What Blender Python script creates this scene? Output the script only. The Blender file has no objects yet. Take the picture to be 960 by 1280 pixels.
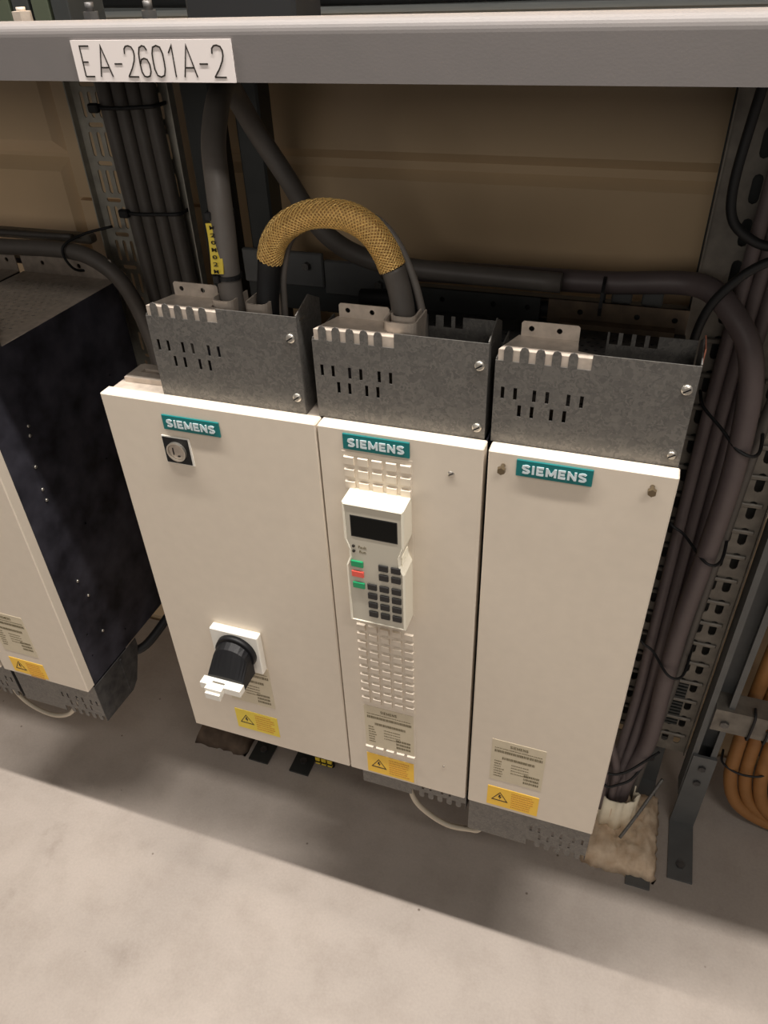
import bpy, math, random
from mathutils import Vector, Matrix
from mathutils.geometry import tessellate_polygon
random.seed(7)
SC = bpy.context.scene
COL = SC.collection

# ------------------------------------------------------------------ camera
cd = bpy.data.cameras.new('camera')
cam = bpy.data.objects.new('camera', cd); COL.objects.link(cam)
cd.sensor_fit = 'VERTICAL'; cd.sensor_height = 36.0; cd.lens = 930.51 / 1280 * 36.0
cd.clip_start = 0.02
cam.location = (0.29892, -0.61422, 0.98956)
cam.rotation_euler = (0.929379, 0.033313, 0.32965)
SC.camera = cam

# ------------------------------------------------------------------ world, lamps, exposure
w = bpy.data.worlds.new('world'); SC.world = w; w.use_nodes = True
bg = w.node_tree.nodes['Background']
bg.inputs[0].default_value = (1.0, 0.92, 0.85, 1); bg.inputs[1].default_value = 0.155

def area(name, loc, target, sx, sy, power, color=(1, 0.94, 0.88)):
    l = bpy.data.lights.new(name, 'AREA'); l.shape = 'RECTANGLE'; l.size = sx; l.size_y = sy
    l.energy = power; l.color = color
    o = bpy.data.objects.new(name, l); COL.objects.link(o); o.location = loc
    d = Vector(target) - Vector(loc)
    o.rotation_euler = (math.atan2(d.y, -d.z), 0, 0)      # the tubes run along the aisle (x)
    return o
area('tube_lamp_overhead', (-0.05, -0.20, 2.5), (-0.05, -0.20, 0), 2.8, 0.04, 114)
area('tube_lamp_aisle', (1.05, -1.35, 2.45), (0.2, 0.1, 0.2), 1.0, 0.16, 12.5)
area('lamp_far_aisle', (-0.6, -4.6, 1.95), (-0.2, 0.2, 0.3), 2.6, 0.7, 25)

SC.view_settings.view_transform = 'Standard'; SC.view_settings.look = 'None'
SC.view_settings.gamma = 1.0; SC.view_settings.exposure = 0.0
SC.view_settings.use_curve_mapping = False

# ------------------------------------------------------------------ materials
def lin(c):
    return tuple(((v / 255) / 12.92 if v / 255 <= 0.04045 else ((v / 255 + 0.055) / 1.055) ** 2.4) for v in c)

def mat(name, rgb, rough=0.5, metal=0.0, var=0.0, scale=30.0, bump=0.0, bscale=200.0, rgb2=None, spec=0.5, detail=3.0, kind='noise', coat=0.0):
    m = bpy.data.materials.new(name); m.use_nodes = True
    nt = m.node_tree; b = nt.nodes['Principled BSDF']
    b.inputs['Roughness'].default_value = rough; b.inputs['Metallic'].default_value = metal
    b.inputs['Specular IOR Level'].default_value = spec
    b.inputs['Coat Weight'].default_value = coat
    c = lin(rgb) + (1,)
    tc = nt.nodes.new('ShaderNodeTexCoord')
    if var > 0 or rgb2:
        if kind == 'voronoi':
            n = nt.nodes.new('ShaderNodeTexVoronoi'); n.inputs['Scale'].default_value = scale
            n2 = nt.nodes.new('ShaderNodeTexNoise'); n2.inputs['Scale'].default_value = scale * 0.5
            nt.links.new(tc.outputs['Object'], n2.inputs['Vector'])
            vm = nt.nodes.new('ShaderNodeMix'); vm.data_type = 'VECTOR'; vm.inputs['Factor'].default_value = 0.04
            nt.links.new(tc.outputs['Object'], vm.inputs['A']); nt.links.new(n2.outputs['Color'], vm.inputs['B'])
            nt.links.new(vm.outputs['Result'], n.inputs['Vector'])
            sep = nt.nodes.new('ShaderNodeSeparateColor'); nt.links.new(n.outputs['Color'], sep.inputs[0])
            src = sep.outputs[0]
        else:
            n = nt.nodes.new('ShaderNodeTexNoise'); n.inputs['Scale'].default_value = scale; n.inputs['Detail'].default_value = detail
            nt.links.new(tc.outputs['Object'], n.inputs['Vector']); src = n.outputs['Fac']
        r = nt.nodes.new('ShaderNodeValToRGB')
        lo = lin(rgb2) + (1,) if rgb2 else tuple(v * (1 - var) for v in c[:3]) + (1,)
        hi = c if rgb2 else tuple(min(1, v * (1 + var)) for v in c[:3]) + (1,)
        r.color_ramp.elements[0].position = 0.3 if kind == 'noise' else 0.0; r.color_ramp.elements[0].color = lo
        r.color_ramp.elements[1].position = 0.7 if kind == 'noise' else 1.0; r.color_ramp.elements[1].color = hi
        nt.links.new(src, r.inputs[0]); nt.links.new(r.outputs[0], b.inputs['Base Color'])
    else:
        b.inputs['Base Color'].default_value = c
    if bump > 0:
        bn = nt.nodes.new('ShaderNodeTexNoise'); bn.inputs['Scale'].default_value = bscale
        nt.links.new(tc.outputs['Object'], bn.inputs['Vector'])
        bp = nt.nodes.new('ShaderNodeBump'); bp.inputs['Strength'].default_value = bump; bp.inputs['Distance'].default_value = 0.001
        nt.links.new(bn.outputs['Fac'], bp.inputs['Height']); nt.links.new(bp.outputs['Normal'], b.inputs['Normal'])
    return m

M = dict(
    paint=mat('cabinet_paint', (216, 204, 187), 0.42, var=0.02, scale=60, bump=0.05, bscale=900),
    galv=mat('galvanised_steel', (118, 115, 110), 0.45, 0.45, scale=200, rgb2=(96, 94, 91), kind='voronoi', bump=0.05, bscale=60),
    galvd=mat('darker_galvanised_steel', (104, 102, 100), 0.5, 0.6, scale=60, rgb2=(72, 71, 72), bump=0.05),  # galvanised steel in a darker tone with a coarser mottle
    plate=mat('zinc_plate', (205, 192, 178), 0.45, 0.2, scale=90, rgb2=(180, 168, 155)),
    dark=mat('shaded_galvanised_steel', (88, 87, 98), 0.36, 0.5, scale=22, rgb2=(46, 45, 51), detail=8),  # galvanised case steel, its shade put into the dark colour
    beam=mat('grey_beam_paint', (120, 115, 113), 0.55, 0.1, scale=25, rgb2=(116, 112, 110), bump=0.05, bscale=500),
    bluegrey=mat('blue_grey_rail_paint', (98, 99, 98), 0.5, 0.2, var=0.08, scale=30),
    tray=mat('tray_zinc', (128, 122, 112), 0.5, 0.2, scale=50, rgb2=(104, 98, 90)),
    trayg=mat('tray_zinc_greenish', (176, 172, 160), 0.5, 0.2, scale=50, rgb2=(150, 146, 136)),
    strut=mat('strut_dark_paint', (58, 60, 59), 0.45, 0.3, var=0.1, scale=30),
    teal=mat('teal_badge', (0, 112, 112), 0.35, 0.1),
    badgew=mat('badge_lettering', (214, 228, 232), 0.3, 0.2),
    black=mat('black_plastic', (20, 20, 22), 0.5, spec=0.3),
    blackmat=mat('black_rubber', (24, 24, 25), 0.6),
    white=mat('white_plastic', (232, 228, 218), 0.4),
    kpw=mat('keypad_shell', (232, 226, 208), 0.4),
    kpg=mat('keypad_face', (196, 190, 174), 0.45),
    screen=mat('keypad_display_glass', (6, 9, 9), 0.35, spec=0.15),
    green=mat('green_key', (20, 150, 96), 0.4),
    red=mat('red_key', (232, 92, 78), 0.4),
    key=mat('dark_key', (44, 43, 42), 0.5, spec=0.3),
    yellow=mat('yellow_label', (244, 196, 60), 0.45, var=0.03, scale=60),
    yellow2=mat('lemon_label', (232, 205, 62), 0.45, var=0.03, scale=60),
    orange=mat('orange_print', (204, 140, 30), 0.5),
    cream=mat('silver_cream_label', (204, 192, 166), 0.45, var=0.03, scale=80),
    ink=mat('label_ink', (112, 102, 76), 0.6),
    inkd=mat('dark_ink', (34, 28, 20), 0.6),
    namepl=mat('name_plate_white', (240, 232, 228), 0.4),
    steel=mat('screw_steel', (205, 200, 190), 0.3, 0.9),
    cable=mat('grey_cable_sheath', (108, 102, 96), 0.5, var=0.06, scale=60),
    cablep=mat('mauve_grey_cable_sheath', (100, 89, 88), 0.5, var=0.06, scale=60),
    cabled=mat('dark_cable_sheath', (86, 81, 76), 0.5, var=0.08, scale=60),
    brownc=mat('brown_cable_sheath', (150, 104, 58), 0.5, var=0.1, scale=30),
    braid=mat('brass_braid', (238, 196, 122), 0.35, 0.4, var=0.25, scale=300),
    braidb=mat('braid_core', (176, 134, 76), 0.6, 0.2),
    foam=mat('fire_sealing_putty', (232, 210, 182), 0.85, scale=45, rgb2=(196, 168, 138), bump=0.8, bscale=90, detail=6),
    sleeve=mat('whitish_sleeve', (244, 232, 206), 0.7, var=0.04, scale=40),
    foamb=mat('brown_sealing_block', (116, 98, 82), 0.9, scale=30, rgb2=(84, 70, 58), bump=0.6, bscale=90),
    wall=mat('wall_panel_paint', (212, 184, 146), 0.35, var=0.04, scale=8),
    bronze=mat('dull_bronze_screw', (120, 106, 84), 0.35, 0.7),
    copper=mat('salmon_edge_copper', (196, 128, 104), 0.45, 0.3),
    rust=mat('brownish_zinc', (124, 106, 86), 0.5, 0.4, scale=40, rgb2=(94, 82, 70)),
    termgreen=mat('green_grey_terminal', (70, 76, 60), 0.5),
    creamc=mat('cream_cable', (196, 184, 164), 0.45),
)

def floor_mat():
    m = bpy.data.materials.new('painted_concrete_floor'); m.use_nodes = True
    nt = m.node_tree; b = nt.nodes['Principled BSDF']; L = nt.links.new
    tc = nt.nodes.new('ShaderNodeTexCoord')
    def noise(scale, detail, rough=0.5):
        n = nt.nodes.new('ShaderNodeTexNoise'); n.inputs['Scale'].default_value = scale
        n.inputs['Detail'].default_value = detail; n.inputs['Roughness'].default_value = rough
        L(tc.outputs['Object'], n.inputs['Vector']); return n
    def ramp(src, p0, c0, p1, c1):
        r = nt.nodes.new('ShaderNodeValToRGB'); e = r.color_ramp.elements
        e[0].position = p0; e[0].color = c0; e[1].position = p1; e[1].color = c1
        L(src, r.inputs[0]); return r.outputs[0]
    def mix(a, bb, fac=None, f=1.0, bt='MULTIPLY'):
        x = nt.nodes.new('ShaderNodeMix'); x.data_type = 'RGBA'; x.blend_type = bt
        x.inputs['Factor'].default_value = f
        if fac is not None: L(fac, x.inputs['Factor'])
        L(a, x.inputs['A']); L(bb, x.inputs['B']); return x.outputs['Result']
    a = ramp(noise(3.2, 5).outputs['Fac'], 0.3, lin((168, 158, 149)) + (1,), 0.7, lin((186, 175, 165)) + (1,))
    s = ramp(noise(16, 8, 0.65).outputs['Fac'], 0.30, (0.90, 0.89, 0.88, 1), 0.55, (1, 1, 1, 1))
    c = mix(a, s)
    fine = ramp(noise(220, 3).outputs['Fac'], 0.3, (0.95, 0.95, 0.95, 1), 0.7, (1.03, 1.03, 1.03, 1))
    c = mix(c, fine)
    # small dark specks
    v = nt.nodes.new('ShaderNodeTexVoronoi'); v.inputs['Scale'].default_value = 13
    L(tc.outputs['Object'], v.inputs['Vector'])
    sp = ramp(v.outputs['Distance'], 0.020, (0.42, 0.38, 0.35, 1), 0.040, (1, 1, 1, 1))
    c = mix(c, sp)
    sm = ramp(noise(6.5, 6, 0.6).outputs['Fac'], 0.27, (0.80, 0.78, 0.76, 1), 0.38, (1, 1, 1, 1))
    c = mix(c, sm)
    L(c, b.inputs['Base Color'])
    b.inputs['Roughness'].default_value = 0.55
    b.inputs['Specular IOR Level'].default_value = 0.35
    bp = nt.nodes.new('ShaderNodeBump'); bp.inputs['Strength'].default_value = 0.12; bp.inputs['Distance'].default_value = 0.002
    L(noise(120, 4).outputs['Fac'], bp.inputs['Height']); L(bp.outputs['Normal'], b.inputs['Normal'])
    return m
M['floor'] = floor_mat()

# ------------------------------------------------------------------ mesh helpers
class MB:
    """collects geometry for ONE mesh object"""
    def __init__(s): s.v = []; s.f = []; s.sm = []
    def add(s, vs, fs, smooth=False):
        o = len(s.v); s.v += [tuple(p) for p in vs]; s.f += [tuple(i + o for i in f) for f in fs]; s.sm += [smooth] * len(fs); return s
    def box(s, x0, x1, y0, y1, z0, z1):
        vs = [(x, y, z) for z in (z0, z1) for y in (y0, y1) for x in (x0, x1)]
        return s.add(vs, [(0, 2, 3, 1), (4, 5, 7, 6), (0, 1, 5, 4), (1, 3, 7, 5), (3, 2, 6, 7), (2, 0, 4, 6)])
    def bbox(s, x0, x1, y0, y1, z0, z1, b):
        """box with chamfered edges"""
        X = (x0, x1); Y = (y0, y1); Z = (z0, z1); vs = []; idx = {}
        for i in (0, 1):
            for j in (0, 1):
                for k in (0, 1):
                    sx, sy, sz = (1, -1)[i], (1, -1)[j], (1, -1)[k]
                    for a in range(3):
                        p = [X[i], Y[j], Z[k]]
                        d = [sx * b, sy * b, sz * b]; d[a] = 0
                        idx[(i, j, k, a)] = len(vs); vs.append((p[0] + d[0], p[1] + d[1], p[2] + d[2]))
        fs = []
        for i in (0, 1): fs.append([idx[(i, j, k, 0)] for j, k in ((0, 0), (1, 0), (1, 1), (0, 1))][::(-1 if i == 0 else 1)])
        for j in (0, 1): fs.append([idx[(i, j, k, 1)] for i, k in ((0, 0), (1, 0), (1, 1), (0, 1))][::(1 if j == 0 else -1)])
        for k in (0, 1): fs.append([idx[(i, j, k, 2)] for i, j in ((0, 0), (1, 0), (1, 1), (0, 1))][::(-1 if k == 0 else 1)])
        for j in (0, 1):
            for k in (0, 1): fs.append([idx[(0, j, k, 1)], idx[(1, j, k, 1)], idx[(1, j, k, 2)], idx[(0, j, k, 2)]])
        for i in (0, 1):
            for k in (0, 1): fs.append([idx[(i, 0, k, 0)], idx[(i, 1, k, 0)], idx[(i, 1, k, 2)], idx[(i, 0, k, 2)]])
        for i in (0, 1):
            for j in (0, 1): fs.append([idx[(i, j, 0, 0)], idx[(i, j, 1, 0)], idx[(i, j, 1, 1)], idx[(i, j, 0, 1)]])
        for i in (0, 1):
            for j in (0, 1):
                for k in (0, 1): fs.append([idx[(i, j, k, a)] for a in range(3)])
        s.add(vs, fs); s.fix = True; return s
    def plate(s, outer, holes, axes, w0, w1):
        """flat sheet with real holes. axes: order of (u,v,w) onto x,y,z e.g. 'xzy' u->x v->z w->y"""
        ix = ['xyz'.index(a) for a in axes]
        def P(u, v, w_):
            r = [0, 0, 0]; r[ix[0]] = u; r[ix[1]] = v; r[ix[2]] = w_; return tuple(r)
        polys = [[Vector((u, v, 0)) for u, v in p] for p in [outer] + list(holes)]
        tris = tessellate_polygon(polys)
        flat = [(u, v) for p in [outer] + list(holes) for u, v in p]
        n = len(flat)
        vs = [P(u, v, w0) for u, v in flat] + [P(u, v, w1) for u, v in flat]
        fs = [t for t in tris] + [(t[2] + n, t[1] + n, t[0] + n) for t in tris]
        o = 0
        for p in [outer] + list(holes):
            m = len(p)
            for i in range(m):
                a, b = o + i, o + (i + 1) % m
                fs.append((a, b, b + n, a + n))
            o += m
        s.add(vs, fs); s.fix = True; return s
    def cyl(s, c, r, h, axis='z', n=20, r2=None, smooth=True, cap=True):
        r2 = r if r2 is None else r2
        k = 'xyz'.index(axis); a, b = [(1, 2), (2, 0), (0, 1)][k]
        vs = []
        for hh, rr in ((0, r), (h, r2)):
            for i in range(n):
                t = 2 * math.pi * i / n; p = list(c); p[k] += hh; p[a] += rr * math.cos(t); p[b] += rr * math.sin(t); vs.append(p)
        s.add(vs, [(i, (i + 1) % n, (i + 1) % n + n, i + n) for i in range(n)], smooth)
        if cap: s.add(vs, [tuple(range(n))[::-1], tuple(range(n, 2 * n))])
        return s
    def ring(s, c, ro, ri, h, axis='y', n=24):
        k = 'xyz'.index(axis); a, b = [(1, 2), (2, 0), (0, 1)][k]; vs = []
        for hh in (0, h):
            for rr in (ro, ri):
                for i in range(n):
                    t = 2 * math.pi * i / n; p = list(c); p[k] += hh; p[a] += rr * math.cos(t); p[b] += rr * math.sin(t); vs.append(p)
        fs = []
        for i in range(n):
            j = (i + 1) % n
            fs += [(i, j, j + n, i + n), (i + 2 * n, j + 2 * n, j + 3 * n, i + 3 * n), (i, j, j + 2 * n, i + 2 * n), (i + n, j + n, j + 3 * n, i + 3 * n)]
        s.add(vs, fs); s.fix = True; return s
    def tube(s, pts, r, n=12, cap=True, sub=6):
        P = smooth_path(pts, sub); T, N = frames(P)
        vs = []
        for k, p in enumerate(P):
            rr = r(k / (len(P) - 1)) if callable(r) else r
            B = T[k].cross(N[k])
            for i in range(n):
                t = 2 * math.pi * i / n; vs.append(p + N[k] * (rr * math.cos(t)) + B * (rr * math.sin(t)))
        m = len(P)
        s.add(vs, [(k * n + i, k * n + (i + 1) % n, (k + 1) * n + (i + 1) % n, (k + 1) * n + i) for k in range(m - 1) for i in range(n)], True)
        if cap: s.add(vs, [tuple(range(n))[::-1], tuple(range((m - 1) * n, m * n))])
        return s
    def build(s, name, m, parent=None, props=None):
        me = bpy.data.meshes.new(name); me.from_pydata(s.v, [], s.f)
        me.polygons.foreach_set('use_smooth', s.sm)
        me.update()
        import bmesh
        bm = bmesh.new(); bm.from_mesh(me)
        bmesh.ops.remove_doubles(bm, verts=bm.verts, dist=1e-6)
        bmesh.ops.recalc_face_normals(bm, faces=bm.faces)
        bm.to_mesh(me); bm.free()
        me.materials.append(M[m] if isinstance(m, str) else m)
        o = bpy.data.objects.new(name, me); COL.objects.link(o)
        if parent: o.parent = parent
        for k, v in (props or {}).items(): o[k] = v
        return o

def smooth_path(pts, sub=6):
    pts = [Vector(p) for p in pts]
    if len(pts) < 3 or sub <= 1: return pts
    out = []
    e = [pts[0] * 2 - pts[1]] + pts + [pts[-1] * 2 - pts[-2]]
    for i in range(1, len(e) - 2):
        a, b, c, d = e[i - 1:i + 3]
        for k in range(sub):
            t = k / sub
            out.append(0.5 * ((2 * b) + (c - a) * t + (2 * a - 5 * b + 4 * c - d) * t * t + (3 * b - a - 3 * c + d) * t ** 3))
    out.append(pts[-1]); return out

def frames(P):
    T = []
    for i in range(len(P)):
        d = P[min(i + 1, len(P) - 1)] - P[max(i - 1, 0)]; T.append(d.normalized())
    up = Vector((0, 1, 0)) if abs(T[0].y) < 0.8 else Vector((1, 0, 0))
    N = [(up - T[0] * up.dot(T[0])).normalized()]
    for i in range(1, len(P)):
        v = N[-1] - T[i] * N[-1].dot(T[i]); N.append(v.normalized())
    return T, N

def thing(name, label, cat, loc=(0, 0, 0), group=None):
    o = bpy.data.objects.new(name, None); COL.objects.link(o); o.empty_display_size = 0.03
    o.location = loc; o['label'] = label; o['category'] = cat
    if group: o['group'] = group
    return o
def tag(o, label, cat, group=None):
    o['label'] = label; o['category'] = cat
    if group: o['group'] = group
    return o
def copy_tree(o, parent=None):
    c = o.copy(); COL.objects.link(c); c.parent = parent
    for ch in [x for x in list(COL.objects) if x.parent == o]: copy_tree(ch, c)
    return c

def stadium(cx, cz, w_, h, n=4):
    """rounded slot outline"""
    r = min(w_, h) / 2; out = []
    if h >= w_:
        for t in range(n + 1): a = math.pi * t / n; out.append((cx + r * math.cos(a), cz + h / 2 - r + r * math.sin(a)))
        for t in range(n + 1): a = math.pi + math.pi * t / n; out.append((cx + r * math.cos(a), cz - h / 2 + r + r * math.sin(a)))
    else:
        for t in range(n + 1): a = -math.pi / 2 + math.pi * t / n; out.append((cx + w_ / 2 - r + r * math.cos(a), cz + r * math.sin(a)))
        for t in range(n + 1): a = math.pi / 2 + math.pi * t / n; out.append((cx - w_ / 2 + r + r * math.cos(a), cz + r * math.sin(a)))
    return out
def rect(x0, x1, z0, z1): return [(x0, z0), (x1, z0), (x1, z1), (x0, z1)]

def text_obj(txt, x0, x1, z0, z1, y, m, parent, name='lettering', bold=0.0, depth=0.0006, shear=0.0):
    """letters as a real mesh facing -y, fitted to a box"""
    cu = bpy.data.curves.new('tmp_text', 'FONT'); cu.body = txt; cu.offset = bold; cu.shear = shear
    cu.extrude = 0.01; cu.resolution_u = 3
    to = bpy.data.objects.new('tmp_text', cu); COL.objects.link(to)
    dg = bpy.context.evaluated_depsgraph_get(); dg.update()
    me = bpy.data.meshes.new_from_object(to.evaluated_get(dg))
    bpy.data.objects.remove(to); bpy.data.curves.remove(cu)
    xs = [v.co.x for v in me.vertices]; ys = [v.co.y for v in me.vertices]
    ax, bx, ay, by = min(xs), max(xs), min(ys), max(ys)
    for v in me.vertices:
        u = (v.co.x - ax) / (bx - ax); q = (v.co.y - ay) / (by - ay); d = v.co.z
        v.co = (x0 + u * (x1 - x0), y - depth * (0.5 + (d / 0.02)), z0 + q * (z1 - z0))
    me.name = name; me.materials.clear(); me.materials.append(M[m])
    for p in me.polygons: p.material_index = 0
    o = bpy.data.objects.new(name, me); COL.objects.link(o); o.parent = parent
    return o

# ================================================================== THE SETTING
FZ = -0.45; WY = 0.55
f = MB().box(-2.2, 2.2, -1.8, WY, FZ - 0.05, FZ).build('floor', 'floor'); f['kind'] = 'structure'
f = MB().box(-2.2, 2.2, WY + 0.012, WY + 0.08, FZ - 0.05, 2.4).build('wall_back', 'wall'); f['kind'] = 'structure'
wb = f
def wall_panel(x0, x1, z0, z1, bev=0.016, y0=WY, y1=WY + 0.012, proud=0.0):
    """pressed sheet panel with a bevelled rim"""
    a = [(x0, y1, z0), (x1, y1, z0), (x1, y1, z1), (x0, y1, z1)]
    b = [(x0 + bev, y0 - proud, z0 + bev), (x1 - bev, y0 - proud, z0 + bev), (x1 - bev, y0 - proud, z1 - bev), (x0 + bev, y0 - proud, z1 - bev)]
    MB().add(a + b, [(4, 5, 6, 7), (0, 1, 5, 4), (1, 2, 6, 5), (2, 3, 7, 6), (3, 0, 4, 7), (0, 3, 2, 1)]).build('wall_panel', 'wall', wb)
for (x0, x1, z0, z1) in ((-1.35, -0.700, 0.728, 1.25), (-1.35, -0.700, 0.20, 0.722), (-1.35, -0.700, -0.45, 0.19)):
    wall_panel(x0, x1, z0, z1, 0.022)
for (x0, x1, z0, z1) in ((-0.697, -0.40, -0.45, 0.655), (-0.697, -0.40, 0.657, 1.25)):
    wall_panel(x0, x1, z0, z1, 0.002)
for (x0, x1, z0, z1) in ((-0.397, 0.40, 0.738, 1.25), (-0.397, 0.40, 0.22, 0.726), (-0.397, 0.40, -0.45, 0.21)):
    wall_panel(x0, x1, z0, z1, 0.014)
for (x0, x1, z0, z1) in ((0.403, 1.2, 0.738, 1.25), (0.403, 1.2, 0.22, 0.726), (0.403, 1.2, -0.45, 0.21)):
    wall_panel(x0, x1, z0, z1, 0.014)

# ================================================================== CABINETS
def screw(parent, x, y, z, r=0.0035, h=0.003, name='screw', m='steel', slot_ang=0.6):
    o = MB()
    o.cyl((x, y - h * 0.5, z), r, h * 0.5, 'y', 14)
    o.cyl((x, y - h, z), r * 0.65, h * 0.5, 'y', 14, r2=r)
    b = o.build(name, m, parent)
    # slot across the head
    c, s_ = math.cos(slot_ang), math.sin(slot_ang)
    q = MB(); L_, W_ = r * 0.75, r * 0.14
    pts = [(x + c * L_ - s_ * W_, z + s_ * L_ + c * W_), (x - c * L_ - s_ * W_, z - s_ * L_ + c * W_), (x - c * L_ + s_ * W_, z - s_ * L_ - c * W_), (x + c * L_ + s_ * W_, z + s_ * L_ - c * W_)]
    q.plate(pts, [], 'xzy', y - h - 0.0002, y - h + 0.0004)
    return b, q

def add_screw(parent, x, y, z, **k):
    b, q = screw(parent, x, y, z, **k)
    # join slot geometry into the same mesh with a dark material
    me = b.data; me.materials.append(M['black'])
    import bmesh
    bm = bmesh.new(); bm.from_mesh(me)
    vs = [bm.verts.new(v) for v in q.v]
    for fc in q.f:
        nf = bm.faces.new([vs[i] for i in fc]); nf.material_index = 1
    bm.to_mesh(me); bm.free()
    return b

def finger_outline(x0, x1, z0, ztop, zbase, mirror=False, nf=5, up=1, pitch=0.0146, lead=0.0075, fw=0.0082):
    """sheet front with finger comb along part of one edge; up=-1 turns it upside down"""
    pts = [(0, z0)]; w_ = x1 - x0
    pts += [(w_, z0), (w_, ztop)]
    s_end = lead + nf * pitch + 0.006
    pts += [(s_end, ztop), (s_end, zbase)]
    for k in range(nf - 1, -1, -1):
        c = lead + fw / 2 + k * pitch; r = fw / 2; hz = ztop - up * r
        pts.append((c + r, zbase))
        for t in range(5):
            a = math.pi * t / 4; pts.append((c + r * math.cos(a), hz + up * r * math.sin(a)))
        pts.append((c - r, zbase))
    pts.append((0, zbase))
    if mirror: return [(x1 - u, z) for u, z in pts]
    return [(x0 + u, z) for u, z in pts]

def cover_slots(x0, zt, zb, h=0.0125, mirror=None):
    us_t = (0.0085, 0.0205, 0.0385, 0.0505, 0.070, 0.0820); us_b = (0.0255, 0.0375, 0.0560, 0.0680)
    hs = []
    for us, z in ((us_t, zt), (us_b, zb)):
        for u in us:
            x = x0 + u if mirror is None else mirror - u
            hs.append(rect(x - 0.0017, x + 0.0017, z - h / 2, z + h / 2))
    return hs

def terminal_cover(root, x0, x1, dz=0.0, inner=True, clamp_u=(), zlow=0.5995):
    """galvanised cable box standing on top of a cabinet"""
    t = 0.0012; y = 0.0185
    out = finger_outline(x0, x1, zlow + dz, 0.7015 + dz, 0.6865 + dz)
    fr = MB().plate(out, cover_slots(x0, 0.654 + dz, 0.6365 + dz), 'xzy', y, y + t).build('terminal_cover', 'galv', root)
    # right cheek, front edge folded, raised rear corner
    s = MB(); s2 = MB()
    s.plate([(y + t, zlow + dz), (0.078, zlow + dz), (0.078, 0.700 + dz), (0.052, 0.713 + dz), (y + t, 0.703 + dz)], [rect(0.026, 0.042, 0.694 + dz, 0.6955 + dz)], 'yzx', x1 - t, x1)
    s2.plate([(y + t, zlow + dz), (0.078, zlow + dz), (0.078, 0.690 + dz), (y + t, 0.688 + dz)], [], 'yzx', x0, x0 + t)
    s.build('cover_cheek', 'galv', fr); s2.build('cover_cheek', 'galv', fr)
    if inner:
        x = x0 + 0.094
        o = [(x, zlow + 0.03 + dz), (x1 - 0.003, zlow + 0.03 + dz), (x1 - 0.003, 0.700 + dz)]
        for k in (0.052, 0.040, 0.028, 0.016):
            if inner != 'four' and k < 0.035: continue
            c = x + k - 0.010
            o += [(c + 0.004, 0.700 + dz), (c + 0.004, 0.688 + dz), (c - 0.004, 0.688 + dz), (c - 0.004, 0.700 + dz)]
        if inner != 'four':
            c = x + 0.014; o += [(c + 0.004, 0.700 + dz), (c + 0.004, 0.688 + dz), (c - 0.004, 0.688 + dz), (c - 0.004, 0.700 + dz)]
        o += [(x, 0.700 + dz)]
        MB().plate(o, [], 'xzy', 0.076, 0.077).build('inner_comb', 'galv', fr)
    # light top plate behind the fingers with an upturned, drilled flange
    p = MB()
    p.plate([(x0 + 0.002, 0.0205), (x0 + 0.090, 0.0205), (x0 + 0.090, 0.030), (x0 + 0.072, 0.0335), (x0 + 0.070, 0.056), (x0 + 0.014, 0.056)], [], 'xyz', 0.6960 + dz, 0.6970 + dz)
    p.box(x0 + 0.002, x0 + 0.090, 0.0200, 0.0207, 0.6800 + dz, 0.6970 + dz)
    p.plate([(x0 + 0.016, 0.6960 + dz), (x0 + 0.070, 0.6960 + dz), (x0 + 0.070, 0.7095 + dz), (x0 + 0.068, 0.7115 + dz), (x0 + 0.018, 0.7115 + dz), (x0 + 0.016, 0.7095 + dz)],
            [stadium(x0 + 0.0255, 0.7045 + dz, 0.0055, 0.0056), stadium(x0 + 0.0515, 0.7045 + dz, 0.0055, 0.0056)], 'xzy', 0.0555, 0.0565)
    p.build('flanged_top_plate', 'plate', root)
    for z in (0.6790, 0.6125): add_screw(fr, x1 - 0.008, y, z + dz, r=0.0048, h=0.0035, name='cover_screw')
    for u in clamp_u:
        cable_clamp(root, x0 + u, dz - 0.003)
    return fr

def cable_clamp(root, x, dz=0.0, wd=0.026, m='plate', yb=0.072, yf=0.036, z0=0.655, z1=0.7060):
    """U shaped metal cradle, open towards the back"""
    r = 0.008; path = [(x - wd / 2, yb)]
    for t in range(5): a = math.pi + (math.pi / 2) * t / 4; path.append((x - wd / 2 + r + r * math.cos(a), yf + r + r * math.sin(a)))
    for t in range(5): a = -math.pi / 2 + (math.pi / 2) * t / 4; path.append((x + wd / 2 - r + r * math.cos(a), yf + r + r * math.sin(a)))
    path.append((x + wd / 2, yb))
    inner = []
    th = 0.0018
    for i, (a, b) in enumerate(path):
        p0 = Vector(path[max(i - 1, 0)]); p1 = Vector(path[min(i + 1, len(path) - 1)]); d = (p1 - p0).normalized()
        inner.append((a - d.y * th, b + d.x * th))
    MB().plate(path + inner[::-1], [], 'xyz', z0 + dz, z1 + dz).build('cable_clamp', m, root)

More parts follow.
